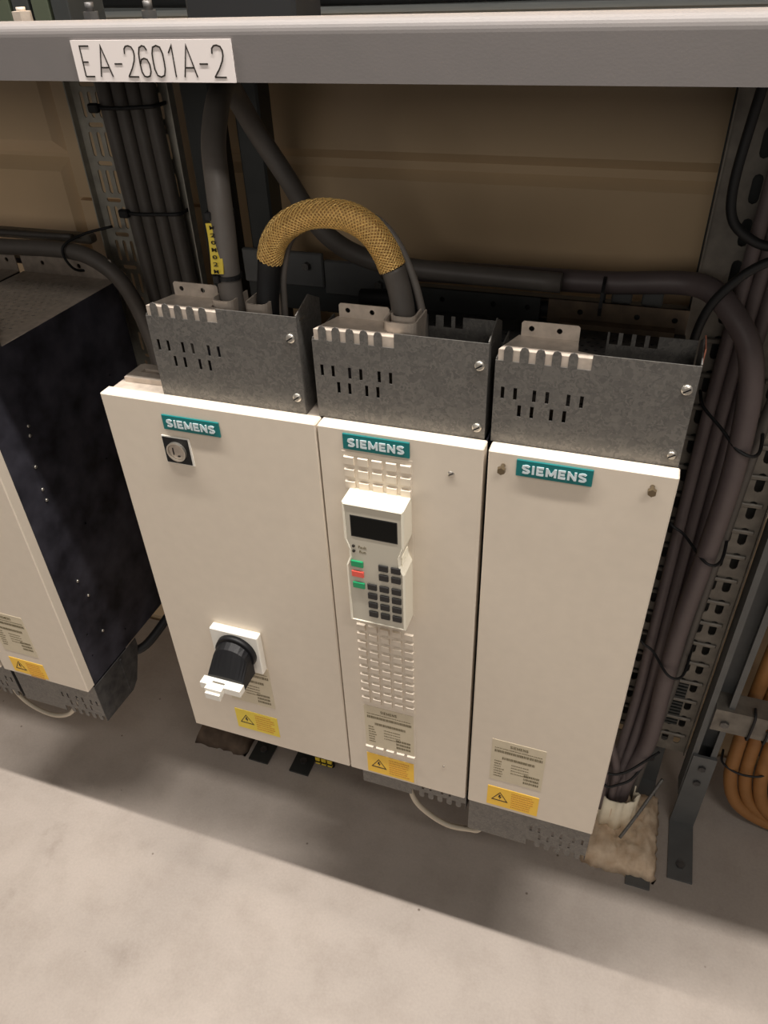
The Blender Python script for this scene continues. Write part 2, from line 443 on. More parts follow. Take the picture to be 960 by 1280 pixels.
SG = {
    'S': [[(.90, .80), (.70, .90), (.45, .90), (.20, .82), (.16, .68), (.28, .57), (.55, .48), (.80, .38), (.86, .25), (.72, .12), (.45, .09), (.12, .14)]],
    'I': [[(.5, 0), (.5, 1)]],
    'E': [[(.16, 0), (.16, 1)], [(.16, .90), (.92, .90)], [(.16, .5), (.84, .5)], [(.16, .10), (.94, .10)]],
    'M': [[(.13, 0), (.13, 1)], [(.13, .93), (.5, .16)], [(.5, .16), (.87, .93)], [(.87, 0), (.87, 1)]],
    'N': [[(.14, 0), (.14, 1)], [(.14, .95), (.86, .05)], [(.86, 0), (.86, 1)]],
}
_depth_step = [0]
def stroke(mb, pts, wd, y0, y1, k=0.3):
    """flat stroke with mitred corners, as one polygon"""
    P = [Vector(p) for p in pts]; L_ = []; R_ = []
    closed = (P[0] - P[-1]).length < 1e-9
    n_ = len(P)
    for i in range(n_):
        if closed and i in (0, n_ - 1): d0 = (P[-1] - P[-2]).normalized(); d1 = (P[1] - P[0]).normalized()
        else:
            d0 = (P[i] - P[i - 1]).normalized() if i else (P[1] - P[0]).normalized()
            d1 = (P[i + 1] - P[i]).normalized() if i < n_ - 1 else d0
        a = Vector((-d0.y, d0.x)); b = Vector((-d1.y, d1.x)); m_ = (a + b).normalized(); l_ = wd / 2 / max(0.35, m_.dot(a))
        L_.append(P[i] + m_ * l_); R_.append(P[i] - m_ * l_)
    _depth_step[0] = (_depth_step[0] + 1) % 5; y0 -= 0.00004 * _depth_step[0]
    n2 = len(L_)
    vs = [(p.x, y, p.y) for y in (y0, y1) for p in L_ + R_]
    fs = []
    for i in range(n2 - 1):
        fs += [(i, i + 1, n2 + i + 1, n2 + i), (2 * n2 + i, 2 * n2 + i + 1, 3 * n2 + i + 1, 3 * n2 + i), (i, i + 1, 2 * n2 + i + 1, 2 * n2 + i), (n2 + i, n2 + i + 1, 3 * n2 + i + 1, 3 * n2 + i)]
    fs += [(0, n2, 3 * n2, 2 * n2), (n2 - 1, 2 * n2 - 1, 4 * n2 - 1, 3 * n2 - 1)]
    mb.add(vs, fs)
def siemens(parent, x0, x1, z0, z1, y, m, wd, depth=0.0007):
    ws = {'S': .92, 'I': .42, 'E': .86, 'M': 1.22, 'N': 1.0}; gap = .13
    word = 'SIEMENS'; tot = sum(ws[c] for c in word) + gap * 6; u = (x1 - x0) / tot; x = x0; mb = MB()
    for c in word:
        w_ = ws[c] * u
        for st in SG[c]:
            stroke(mb, [(x + w_ * a, z0 + (z1 - z0) * b) for a, b in st], wd, y - depth, y)
        x += w_ + gap * u
    return mb.build('lettering', m, parent)
def badge(root, x0, z0, w_=0.073, h=0.019):
    b = MB().bbox(x0, x0 + w_, -0.0022, 0.0, z0, z0 + h, 0.0006).build('name_badge', 'teal', root)
    siemens(b, x0 + 0.0055, x0 + w_ - 0.0055, z0 + 0.0045, z0 + h - 0.0050, -0.0022, 'badgew', 0.0023)
    return b

def print_lines(rows, y, rnd):
    """rows: (x0, x1, z, height) -> broken runs of tiny printed marks"""
    q = MB()
    for x0, x1, z, h in rows:
        x = x0
        while x < x1:
            ww = rnd.uniform(0.0006, 0.0022)
            q.plate(rect(x, min(x + ww, x1), z, z + h), [], 'xzy', y - 0.00015, y)
            x += ww + rnd.uniform(0.0003, 0.0008)
    return q

def rating_label(root, x0, z0, seed, w_=0.072, h=0.094, dy=0.0):
    rnd = random.Random(seed)
    l = MB().box(x0, x0 + w_, dy - 0.0004, dy, z0, z0 + h).build('rating_label', 'cream', root)
    rows = []
    top = z0 + h
    rows.append((x0 + 0.004, x0 + w_ - 0.004, top - 0.017, 0.0016))
    rows.append((x0 + 0.004, x0 + w_ - 0.003, top - 0.0255, 0.0052))
    rows.append((x0 + 0.015, x0 + w_ - 0.012, top - 0.039, 0.0050))
    for k in range(7): rows.append((x0 + 0.005, x0 + 0.013 + rnd.uniform(0, 0.006), top - 0.046 - k * 0.0055, 0.0022))
    for k in range(4): rows.append((x0 + 0.028, x0 + 0.052, top - 0.048 - k * 0.006, 0.0018))
    for k in range(3): rows.append((x0 + 0.046, x0 + 0.067, top - 0.066 - k * 0.0075, 0.0045))
    print_lines(rows, dy - 0.0004, rnd).build('print', 'ink', l)
    siemens(l, x0 + 0.024, x0 + 0.048, top - 0.0115, top - 0.0060, dy - 0.0004, 'ink', 0.0008, 0.0002)
    return l

def warning_label(root, x0, z0, seed, m='yellow', w_=0.072, h=0.044, dy=0.0):
    rnd = random.Random(seed)
    l = MB().box(x0, x0 + w_, dy - 0.0005, dy, z0, z0 + h).build('warning_label', m, root)
    q = MB(); y = dy - 0.0005
    cx, cz, s_ = x0 + 0.018, z0 + h * 0.52, 0.012
    def tri(k): return [(cx - s_ * k, cz - s_ * 0.8 * k), (cx + s_ * k, cz - s_ * 0.8 * k), (cx, cz + s_ * 0.95 * k)]
    q.plate(tri(1.0), [tri(0.80)], 'xzy', y - 0.0002, y)
    q.plate([(cx - 0.001, cz + 0.0055), (cx + 0.0016, cz + 0.0045), (cx + 0.0002, cz + 0.0008), (cx + 0.0026, cz + 0.0012), (cx - 0.0005, cz - 0.0066), (cx + 0.0002, cz - 0.0012), (cx - 0.0022, cz - 0.0014)], [], 'xzy', y - 0.0002, y)
    q.build('warning_symbol', 'inkd', l)
    rows = [(x0 + 0.034, x0 + w_ - 0.006 - rnd.uniform(0, 0.006), z0 + h - 0.008 - k * 0.0052, 0.0024) for k in range(7)]
    print_lines(rows, y, rnd).build('print', 'orange', l)
    return l

def perforated_top(x0, x1, y0, y1, z, m='galvd'):
    holes = []
    nx = int((x1 - x0 - 0.03) / 0.0115); ny = int((y1 - y0 - 0.035) / 0.0115)
    for j in range(ny):
        for i in range(nx):
            cx = x0 + 0.016 + i * 0.0115 + (0.0055 if j % 2 else 0); cy = y0 + 0.016 + j * 0.0115
            holes.append([(cx - 0.0038, cy), (cx, cy - 0.0026), (cx + 0.0038, cy), (cx, cy + 0.0026)])
    return MB().plate(rect(x0, x1, y0, y1), holes, 'xyz', z - 0.0012, z)

def case_body(root, x0, x1, m, y1=0.33, z0=0.0, z1=0.598):
    """sheet metal case: sides, bottom, back, open under the perforated top; drilled sides"""
    b = MB(); t = 0.0015
    hs = []
    for (yy, zz) in ((0.074, 0.482), (0.071, 0.468), (0.061, 0.422), (0.059, 0.384), (0.059, 0.365), (0.122, 0.035), (0.021 + 0.02, 0.10), (0.036, 0.055), (0.115, 0.28), (0.20, 0.35), (0.23, 0.12), (0.26, 0.47)):
        hs.append(stadium(yy, zz, 0.0045, 0.0046))
    b.plate(rect(0.018, y1, z0, z1), hs, 'yzx', x1 - t, x1)
    b.plate(rect(0.018, y1, z0, z1), hs, 'yzx', x0, x0 + t)
    b.box(x0 + t, x1 - t, 0.018, y1, z0, z0 + t)
    b.box(x0 + t, x1 - t, y1 - t, y1, z0, z1)
    b.box(x0 + t, x1 - t, 0.016, 0.0185, z0, z1)
    o = b.build('case', m, root)
    MB().box(x0 + 0.01, x1 - 0.01, 0.03, y1 - 0.01, z0 + 0.01, z1 - 0.10).build('inner_chassis', 'black', root)
    return o

def front_panel(root, x0, x1, z0=0.0, z1=0.6):
    return MB().bbox(x0, x1, 0.0, 0.018, z0, z1, 0.0014).build('front_panel', 'paint', root)

def rear_flange(root, x0, x1, m='galvd'):
    q = MB()
    q.plate(rect(x0 + 0.004, x1 - 0.002, 0.597, 0.630), [stadium(x0 + 0.045, 0.616, 0.0075, 0.0076), stadium(x0 + 0.115, 0.616, 0.0075, 0.0076), stadium(x0 + 0.16, 0.616, 0.0075, 0.0076)], 'xzy', 0.3305, 0.332)
    return q.build('rear_flange', m, root)

def lower_cover(root, x0, x1, zb=-0.092, y=0.012, m='galv'):
    """the same comb edged cover, upside down below the cabinet"""
    t = 0.0012
    out = finger_outline(x0, x1, -0.001, zb, zb + 0.014, mirror=True, up=-1)
    hs = cover_slots(0, zb + 0.046, zb + 0.0285, h=0.012, mirror=x1)
    fr = MB().plate(out, hs, 'xzy', y, y + t).build('lower_cover', m, root)
    for xa in (x0, x1 - t):
        s = MB(); s.plate([(y + t, -0.001), (0.135, -0.001), (0.135, -0.022), (0.108, -0.084), (0.092, -0.096), (y + t, zb)], [], 'yzx', xa, xa + t)
        s.build('cover_cheek', 'galvd', fr)
    MB().box(x0 + 0.004, x1 - 0.004, 0.030, 0.110, zb + 0.016, -0.002).build('inner_shade_box', 'blackmat', fr)  # added black box that makes the slots and finger gaps look shaded
    # clip rib on the right cheek
    MB().box(x1, x1 + 0.0025, 0.083, 0.087, -0.090, -0.006).build('cheek_rib', 'galvd', fr)
    return fr

GRP = 'drive cabinets mounted side by side below the beam'

# ---- narrow cabinet on the far left, galvanised side coloured dark for its shade
def side_cabinet(name, label, x0):
    r = thing(name, label, 'cabinet', (0, 0, 0), GRP)
    x1 = x0 + 0.18
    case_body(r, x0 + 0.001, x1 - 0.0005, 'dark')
    perforated_top(x0 + 0.001, x1 - 0.0005, 0.08, 0.330, 0.5992).build('perforated_top', 'plate', r)
    rear_flange(r, x0, x1, 'plate')
    front_panel(r, x0 + 0.001, x1)
    terminal_cover(r, x0 + 0.001, x1, 0, inner=False)
    badge(r, x0 + 0.028, 0.576)
    rating_label(r, x0 + 0.027, 0.060, 11)
    warning_label(r, x0 + 0.028, -0.0 + 0.006, 12, h=0.036)
    lower_cover(r, x0 + 0.004, x1 + 0.002)
    for (yy, zz) in ((0.074, 0.482), (0.071, 0.468), (0.061, 0.422), (0.059, 0.384), (0.059, 0.365), (0.060, 0.204), (0.070, 0.164), (0.073, 0.079)):
        MB().cyl((x1, yy, zz), 0.003, 0.0022, 'x', 10, r2=0.002).build('side_rivet', 'steel', r)
    return r
c0 = side_cabinet('electrical_cabinet', 'light cabinet at the left edge with shade-darkened right side wall and perforated top', -0.659)
c_1 = copy_tree(c0); c_1.location.x = -0.186
c_1['label'] = 'outermost left cabinet, only its grey top and a sliver of front corner in view'

# ---- wide main switch cabinet
c1 = thing('electrical_cabinet', 'widest light cabinet with white square plate and black rotary switch handle', 'cabinet', (0, 0, 0), GRP)
X0, X1 = -0.270, -0.0012
front_panel(c1, X0, X1)
b = MB()
b.plate(rect(0.018, 0.085, 0.0, 0.5975), [], 'yzx', X0 + 0.002, X0 + 0.0035)
b.plate(rect(0.018, 0.085, 0.0, 0.5975), [], 'yzx', X1 - 0.0035, X1 - 0.002)
b.plate(rect(X0 + 0.002, X1 - 0.002, 0.018, 0.085), [rect(X0 + 0.03, X0 + 0.055, 0.068, 0.078)], 'xyz', 0.5960, 0.5975)
b.box(X0 + 0.0035, X1 - 0.0035, 0.0835, 0.085, 0.0, 0.596)
b.box(X0 + 0.0035, X1 - 0.0035, 0.018, 0.0835, 0.0, 0.0015)
b.build('case_frame', 'plate', c1)
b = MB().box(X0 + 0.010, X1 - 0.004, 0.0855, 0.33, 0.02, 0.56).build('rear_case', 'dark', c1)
# slotted tab on the top
q = MB().plate([(X0 + 0.010, 0.036), (X0 + 0.066, 0.038), (X0 + 0.066, 0.073), (X0 + 0.010, 0.071)], [rect(X0 + 0.022, X0 + 0.066 - 0.006, 0.052, 0.061)], 'xyz', 0.5978, 0.6040)
q.build('slotted_tab', 'plate', c1)
terminal_cover(c1, -0.196, -0.0195, 0.006, inner=False, clamp_u=(0.083, 0.122), zlow=0.5925)
add_screw(c1, -0.0095, 0.045, 0.606, r=0.005, h=0.006, name='earth_screw')
badge(c1, -0.191, 0.5655)
# cylinder lock
lk = MB().box(-0.198, -0.161, -0.0012, 0.0, 0.519, 0.556).build('lock_rim', 'white', c1)
MB().box(-0.197, -0.1635, -0.0020, -0.0012, 0.5205, 0.5545).build('lock_face', 'black', c1)
lb = MB(); lb.ring((-0.1800, -0.0055, 0.5375), 0.0125, 0.0108, 0.0035, 'y', 28)
lkc = lb.build('lock_barrel', 'steel', c1)
MB().cyl((-0.1800, -0.0030, 0.5375), 0.0108, 0.0010, 'y', 28).build('lock_core', 'plate', lkc)
MB().box(-0.1850, -0.1842, -0.0042, -0.0028, 0.533, 0.542).box(-0.1795, -0.1765, -0.0042, -0.0028, 0.5310, 0.5322).build('keyway', 'black', lkc)
# rotary main switch
sw = MB().bbox(-0.1885, -0.1150, -0.0125, 0.0, 0.1835, 0.2560, 0.0012).build('switch_plate', 'white', c1)
h = MB()
h.cyl((-0.1505, -0.020, 0.2215), 0.0295, 0.0076, 'y', 36, r2=0.0305)
hd = h.build('rotary_collar', 'black', sw)
g = MB()
# grip block: arched top, hollowed front, wedge towards the bottom
prof = []
cx, cz, R_ = -0.1515, 0.2190, 0.0275
for t in range(13):
    a = math.pi * t / 12; prof.append((cx + R_ * math.cos(a), cz + R_ * math.sin(a)))
back = [(x, -0.018, z) for x, z in prof] + [(cx - R_, -0.018, 0.190), (cx + R_, -0.018, 0.190)]
mid = [(cx + (x - cx) * 0.97, -0.030, cz + (z - cz) * 0.78) for x, z in prof] + [(cx - R_ * 0.97, -0.030, 0.1895), (cx + R_ * 0.97, -0.030, 0.1895)]
fr = [(cx + (x - cx) * 1.0, -0.050, 0.2035 + (z - cz) * 0.14) for x, z in prof] + [(cx - R_, -0.050, 0.190), (cx + R_, -0.050, 0.190)]
n = len(back)
g.add(back + mid + fr, [tuple(range(n))[::-1], tuple(range(2 * n, 3 * n))] + [(k * n + i, k * n + (i + 1) % n, (k + 1) * n + (i + 1) % n, (k + 1) * n + i) for k in (0, 1) for i in range(n)])
g.build('switch_handle', 'black', sw)
pl = MB()
pl.plate([(-0.1845, -0.0500), (-0.1845, -0.0630), (-0.1735, -0.0630), (-0.1735, -0.0700), (-0.1480, -0.0700), (-0.1480, -0.0630), (-0.1235, -0.0630), (-0.1235, -0.0500)], [rect(-0.168, -0.149, -0.0585, -0.0555)], 'xyz', 0.1905, 0.2015)
pl.box(-0.1720, -0.1500, -0.0735, -0.0640, 0.1850, 0.1955)
pl.build('padlock_slide', 'white', sw)
rating_label(c1, -0.187, 0.094, 21, w_=0.073, h=0.088)
warning_label(c1, -0.187, 0.026, 22, 'yellow2', h=0.045)
MB().box(-0.263, -0.02, 0.10, 0.30, -0.012, 0.02).build('bottom_tray', 'dark', c1)

# ---- middle inverter with keypad
c2 = thing('electrical_cabinet', 'narrow middle light cabinet carrying the keypad and columns of small raised pads', 'cabinet', (0, 0, 0), GRP)
X0, X1 = 0.0005, 0.1785
front_panel(c2, X0, X1)
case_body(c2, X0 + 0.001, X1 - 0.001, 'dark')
perforated_top(X0 + 0.001, X1 - 0.001, 0.08, 0.330, 0.5992).build('perforated_top', 'galvd', c2)
rear_flange(c2, X0, X1, 'strut')
terminal_cover(c2, -0.0045, 0.1745, 0.0, inner=True, clamp_u=())
cable_clamp(c2, 0.083, 0.0, wd=0.034, yf=0.030, yb=0.070, z0=0.668, z1=0.7075)
cable_clamp(c2, 0.083, -0.006, wd=0.026, yf=0.040, yb=0.072, z0=0.668, z1=0.7155)
MB().cyl((0.0845, 0.0345, 0.700), 0.0042, 0.005, 'z', 14, r2=0.003).build('clamp_screw', 'steel', c2)
badge(c2, 0.0295, 0.5765)
ins = MB().bbox(0.0265, 0.1050, -0.0006, 0.0, 0.004, 0.5735, 0.0003).build('relief_insert', 'paint', c2)
pad = MB()
pw, ph = 0.0054, 0.0050
pad.add([(-pw - .0006, 0, -ph - .0006), (pw + .0006, 0, -ph - .0006), (pw + .0006, 0, ph + .0006), (-pw - .0006, 0, ph + .0006), (-pw, -0.0026, -ph + .001), (pw, -0.0026, -ph + .001), (pw, -0.0030, ph), (-pw, -0.0030, ph)],
        [(4, 5, 6, 7), (0, 1, 5, 4), (1, 2, 6, 5), (2, 3, 7, 6), (3, 0, 4, 7), (0, 3, 2, 1)])
p0 = pad.build('raised_pad', 'paint', ins)
first = True
for k in list(range(0, 3)) + list(range(16, 26)) + [32]:
    for i in range(5):
        o = p0 if first else p0.copy()
        if not first: COL.objects.link(o); o.parent = ins
        first = False
        o.location = (0.0350 + i * 0.01575, -0.0006, 0.5625 - k * 0.01555)
rating_label(c2, 0.0300, 0.0720, 31, w_=0.0720, h=0.088, dy=-0.0006)
warning_label(c2, 0.0295, 0.0065, 32, h=0.045, dy=-0.0006)
for (x, z) in ((0.146, 0.565), (0.1460, 0.066)): 
    add_screw(c2, x, -0.0001, z, r=0.0036 if z > .3 else 0.0016, h=0.0012, name='panel_screw')
lower_cover(c2, 0.010, 0.1765, zb=-0.062, y=0.022)

# ---- right inverter
c3 = thing('electrical_cabinet', 'rightmost light cabinet with a plain front and two protruding screws at its top', 'cabinet', (0, 0, 0), GRP)
X0, X1 = 0.1830, 0.3600
front_panel(c3, X0, X1)
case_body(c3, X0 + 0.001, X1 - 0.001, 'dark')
perforated_top(X0 + 0.001, X1 - 0.001, 0.08, 0.330, 0.5992).build('perforated_top', 'galvd', c3)
rear_flange(c3, X0, X1, 'rust')
MB().box(0.2045, 0.345, 0.315, 0.3304, 0.5995, 0.6065).build('brown_terminal_rail', 'rust', c3)
terminal_cover(c3, 0.1810, 0.3580, 0.0, inner='four')
MB().box(0.3582, 0.3592, 0.032, 0.062, 0.690, 0.712).build('copper_edge', 'copper', c3)
badge(c3, 0.2115, 0.5765)
rating_label(c3, 0.2115, 0.0690, 41, w_=0.0710, h=0.088)
warning_label(c3, 0.2105, 0.0075, 42, h=0.044)
for x, z in ((0.1985, 0.5850), (0.3385, 0.5865)):
    q = MB().cyl((x, -0.009, z), 0.0022, 0.009, 'y', 10).cyl((x, -0.012, z), 0.0040, 0.0040, 'y', 6, r2=0.0046, smooth=False)
    q.build('protruding_screw', 'bronze', c3)
lower_cover(c3, 0.184, 0.3590, zb=-0.085, y=0.008)

# ================================================================== KEYPAD
kp = thing('control_keypad', 'pale handheld keypad with dark display and coloured keys on the middle cabinet', 'keypad', (0, 0, 0))
def kp_profile(grow=0.0):
    xl, xr, zb, zt = 0.0345 - grow, 0.1035 + grow, 0.3535 - grow, 0.5280 + grow
    L_ = [(xl, zb), (xr, zb), (xr, 0.440), (xr - 0.0045, 0.452), (xr - 0.0045, 0.463), (xr, 0.478), (xr, zt)]
    L_ += [(xl, zt), (xl, 0.478), (xl + 0.0045, 0.463), (xl + 0.0045, 0.452), (xl, 0.440)]
    return L_
pr = kp_profile(); pi_ = kp_profile(-0.0022)
sh = MB()
nn = len(pr)
vs = [(x, -0.0006, z) for x, z in pr] + [(x, -0.0285, z) for x, z in pr] + [(x, -0.0300, z) for x, z in pi_] + [(x, -0.0288, z) for x, z in kp_profile(-0.0032)]
sh.add(vs, [tuple(range(nn))] + [(k * nn + i, k * nn + (i + 1) % nn, (k + 1) * nn + (i + 1) % nn, (k + 1) * nn + i) for k in range(3) for i in range(nn)] + [tuple(range(3 * nn, 4 * nn))])
sh.build('shell', 'kpw', kp)
MB().plate(kp_profile(-0.0033), [], 'xzy', -0.0291, -0.0287).build('face_overlay', 'kpg', kp)
MB().box(0.0430, 0.0965, -0.0293, -0.0290, 0.4835, 0.5125).build('display_rim', 'blackmat', kp)
MB().box(0.0440, 0.0955, -0.0296, -0.0292, 0.4850, 0.5110).build('display', 'screen', kp)
for z in (0.4700, 0.4630): MB().cyl((0.0450, -0.0303, z), 0.0018, 0.0012, 'y', 12).build('status_lamp', 'inkd', kp)
text_obj('Fault', 0.0505, 0.0600, 0.4675, 0.4715, -0.0291, 'ink', kp, 'lettering', bold=0.01, depth=0.0002)
text_obj('Run', 0.0515, 0.0590, 0.4610, 0.4650, -0.0291, 'ink', kp, 'lettering', bold=0.01, depth=0.0002)
def key(x, z, w_, h, m, name, label=None, parent=kp):
    o = MB().bbox(x - w_ / 2, x + w_ / 2, -0.0312, -0.0290, z - h / 2, z + h / 2, 0.0007).build(name, m, parent)
    if label: o['label'] = label
    return o
key(0.0480, 0.4450, 0.0145, 0.0090, 'green', 'key', 'upper green key')
key(0.0480, 0.4300, 0.0145, 0.0090, 'red', 'key', 'red key')
key(0.0485, 0.4130, 0.0145, 0.0090, 'green', 'key', 'lower green key')
kd = key(0, 0, 0.0112, 0.0092, 'key', 'key')
kd.location = (0.0790, 0, 0.4455)
spots = [(0.0790, 0.4315), (0.0935, 0.4455), (0.0935, 0.4315)] + [(x, z) for z in (0.4140, 0.3998, 0.3856, 0.3714) for x in (0.0645, 0.0790, 0.0935)]
for x, z in spots:
    o = kd.copy(); COL.objects.link(o); o.parent = kp; o.location = (x, 0, z)
for k in range(7):
    MB().box(0.0988, 0.1000 + 0.0002, -0.026, -0.005, 0.4515 + k * 0.0018, 0.4521 + k * 0.0018).build('grip_rib', 'kpw', kp)

# ================================================================== BEAM WITH NAME PLATE
bm_ = thing('steel_beam', 'grey painted steel beam crossing the picture above the cabinets with a white plate', 'beam')
sec = [(0.0, 0.9115), (0.0, 0.9440)]
for t in range(9):
    a = math.pi - (math.pi / 2) * t / 8; sec.append((0.011 + 0.011 * math.cos(a), 0.9440 + 0.011 * math.sin(a)))
sec += [(0.0135, 0.955), (0.0165, 0.952), (0.0165, 0.930), (0.003, 0.930), (0.003, 0.918), (0.030, 0.918), (0.030, 0.9115)]
MB().plate(sec, [], 'yzx', -1.6, 1.6).build('channel', 'beam', bm_)
MB().cyl((-0.258, 0.0265, 0.936), 0.0085, 0.0255, 'z', 6, smooth=False).cyl((-0.258, 0.0265, 0.9605), 0.004, 0.004, 'z', 12).build('beam_bolt', 'plate', bm_)
np_ = MB().box(-0.1920, -0.0400, -0.0014, 0.0, 0.9115, 0.9415).build('name_plate', 'namepl', bm_)
# engraved lettering, drawn as strokes
GL = {
    'E': [[(0, 0), (0, 1), (1, 1)], [(0, .48), (.62, .48)], [(0, 0), (1, 0)]],
    'A': [[(0, 0), (.45, 1), (1, 0)], [(.14, .3), (.86, .3)]],
    '-': [[(0, .42), (1, .42)]],
    '2': [[(0.02, .74), (.06, .90), (.25, .985), (.5, 1), (.78, .96), (.93, .84), (.93, .68), (.82, .52), (.5, .28), (0, 0)], [(0, 0), (1, 0)]],
    '6': [[(.92, .86), (.75, .97), (.5, 1), (.2, .94), (.04, .74), (0, .4), (.04, .16), (.22, .02), (.5, 0), (.8, .03), (.97, .18), (.97, .40), (.8, .56), (.5, .6), (.2, .56), (.04, .42)]],
    '0': [[(.5, 1), (.18, .95), (.02, .75), (0, .5), (.02, .25), (.18, .05), (.5, 0), (.82, .05), (.98, .25), (1, .5), (.98, .75), (.82, .95), (.5, 1)]],
    '1': [[(0, .76), (.55, .9), (.95, 1), (.95, 0)]],
}
le = MB()
W_ = 0.152; xl = -0.1920
for ch, c, wd in (('E', .085, .060), ('A', .197, .078), ('-', .287, .050), ('2', .372, .066), ('6', .459, .062), ('0', .548, .068), ('1', .630, .026), ('A', .735, .078), ('-', .823, .050), ('2', .915, .070)):
    for st in GL[ch]:
        stroke(le, [(xl + W_ * (c - wd / 2 + wd * u), 0.9153 + 0.0222 * v) for u, v in st], 0.0011, -0.00165, -0.0013)
le.build('lettering', 'inkd', np_)

# shelf tray behind the beam and what lies on it
dk = thing('shelf_tray', 'dark steel shelf tray behind the grey beam', 'tray')
MB().box(-1.6, 1.6, 0.0168, 0.545, 0.930, 0.936).build('tray_floor', 'strut', dk)
MB().box(-1.6, 1.6, 0.539, 0.545, 0.936, 1.05).build('tray_wall', 'strut', dk)
for k, x in enumerate((-0.430, -0.405, -0.380, -0.355, -0.330)):
    tb = MB().bbox(x, x + 0.021, 0.155, 0.215, 0.936, 0.985 + 0.004 * (k % 2), 0.001).box(x + 0.006, x + 0.015, 0.165, 0.175, 0.985, 0.992).build('terminal_block', 'termgreen' if k % 2 else 'strut')
    tag(tb, 'small terminal block on the shelf behind the beam, ' + ('outermost left', 'second from left', 'middle one', 'fourth from left', 'rightmost')[k] + ' of five', 'terminal', 'terminal blocks on the shelf')
for k, (x, y) in enumerate(((-0.286, 0.159), (-0.219, 0.163))):
    o = MB().cyl((x, y, 0.936), 0.008, 0.018, 'z', 6, smooth=False).cyl((x, y, 0.954), 0.0045, 0.008, 'z', 12).build('hex_bolt', 'galvd')
    tag(o, ('left' if k == 0 else 'right') + ' of two bright hex bolts standing behind the beam', 'bolt', 'bolts behind the beam')
o = MB().tube([(-1.2, 0.30, 0.962), (-0.5, 0.29, 0.965), (-0.1, 0.31, 0.960), (0.5, 0.30, 0.963), (1.3, 0.3, 0.96)], 0.013).build('black_cable', 'blackmat')
tag(o, 'black cable lying on the shelf behind the beam, nearer one', 'cable')
o = MB().tube([(-1.2, 0.36, 0.985), (-0.5, 0.37, 0.972), (-0.12, 0.36, 0.974), (0.5, 0.38, 0.972), (1.3, 0.36, 0.98)], 0.017).build('black_cable', 'blackmat')
tag(o, 'thick black cable on the shelf behind the nearer black cable', 'cable')
o = MB().bbox(-0.20, -0.075, 0.20, 0.27, 0.936, 0.985, 0.004).bbox(-0.19, -0.085, 0.205, 0.265, 0.985, 0.992, 0.002).build('junction_box', 'blackmat')
tag(o, 'black junction box on the shelf behind the beam', 'box')

# ================================================================== TRAYS AND STRUTS BEHIND
def vertical_tray(name, label, x0, x1, y, z0, z1, cols, pitch, sw_, sh_, hor, m, flange=0.03, zoff=0.0, back=False):
    r = thing(name, label, 'cable tray', (0, 0, 0))
    holes = []
    z = z0 + pitch * 0.6 + zoff
    while z < z1 - pitch * 0.6:
        for c in cols: holes.append(stadium(c, z, sw_, sh_))
        for (c, wd) in hor: holes.append(stadium(c, z + pitch / 2, wd, 0.0065))
        z += pitch
    MB().plate(rect(x0, x1, z0, z1), holes, 'xzy', y, y + 0.0018).build('perforated_web', m, r)
    if back: MB().box(x0, x1, y + 0.034, y + 0.036, z0, z1).build('slot_shade_sheet', 'strut', r)  # added dark sheet behind the slots, standing in for shade
    MB().box(x0, x0 + 0.0018, y - flange, y, z0, z1).build('side_flange', m, r)
    MB().box(x1 - 0.0018, x1, y - flange, y, z0, z1).build('side_flange', m, r)
    return r
lt = vertical_tray('cable_tray', 'perforated upright cable tray behind the left cabinets, holding four dark cables', -0.534, -0.362, 0.4, -0.2, 0.925,
                   (-0.517, -0.503, -0.489, -0.405, -0.385), 0.0525, 0.0062, 0.034, ((-0.503, 0.026), (-0.395, 0.020)), 'trayg', 0.012, 0.002)
rt = vertical_tray('cable_tray', 'perforated upright cable tray right of the cabinets with mauve grey cables', 0.362, 0.530, 0.405, -0.285, 0.925,
                   (0.4050, 0.4870, 0.5090), 0.0500, 0.0120, 0.034, (), 'tray', 0.008, 0.010, True)
rungs = {}
z = -0.235
while z < 0.62:
    for (a, b_) in ((0.3885, 0.4215), (0.4745, 0.5225)):
        if a not in rungs:
            rungs[a] = MB().bbox(a, b_, 0.4005, 0.4055, -0.0036, 0.0036, 0.0016).build('rung', 'tray', rt); o = rungs[a]
        else:
            o = rungs[a].copy(); COL.objects.link(o); o.parent = rt
        o.location.z = z
    z += 0.05
ld = MB()
for k in range(14): ld.box(0.462, 0.500, 0.4012, 0.4050, -0.205 + k * 0.0085, -0.2015 + k * 0.0085)
ld.build('louvres', 'strut', rt)['kind'] = 'stuff'

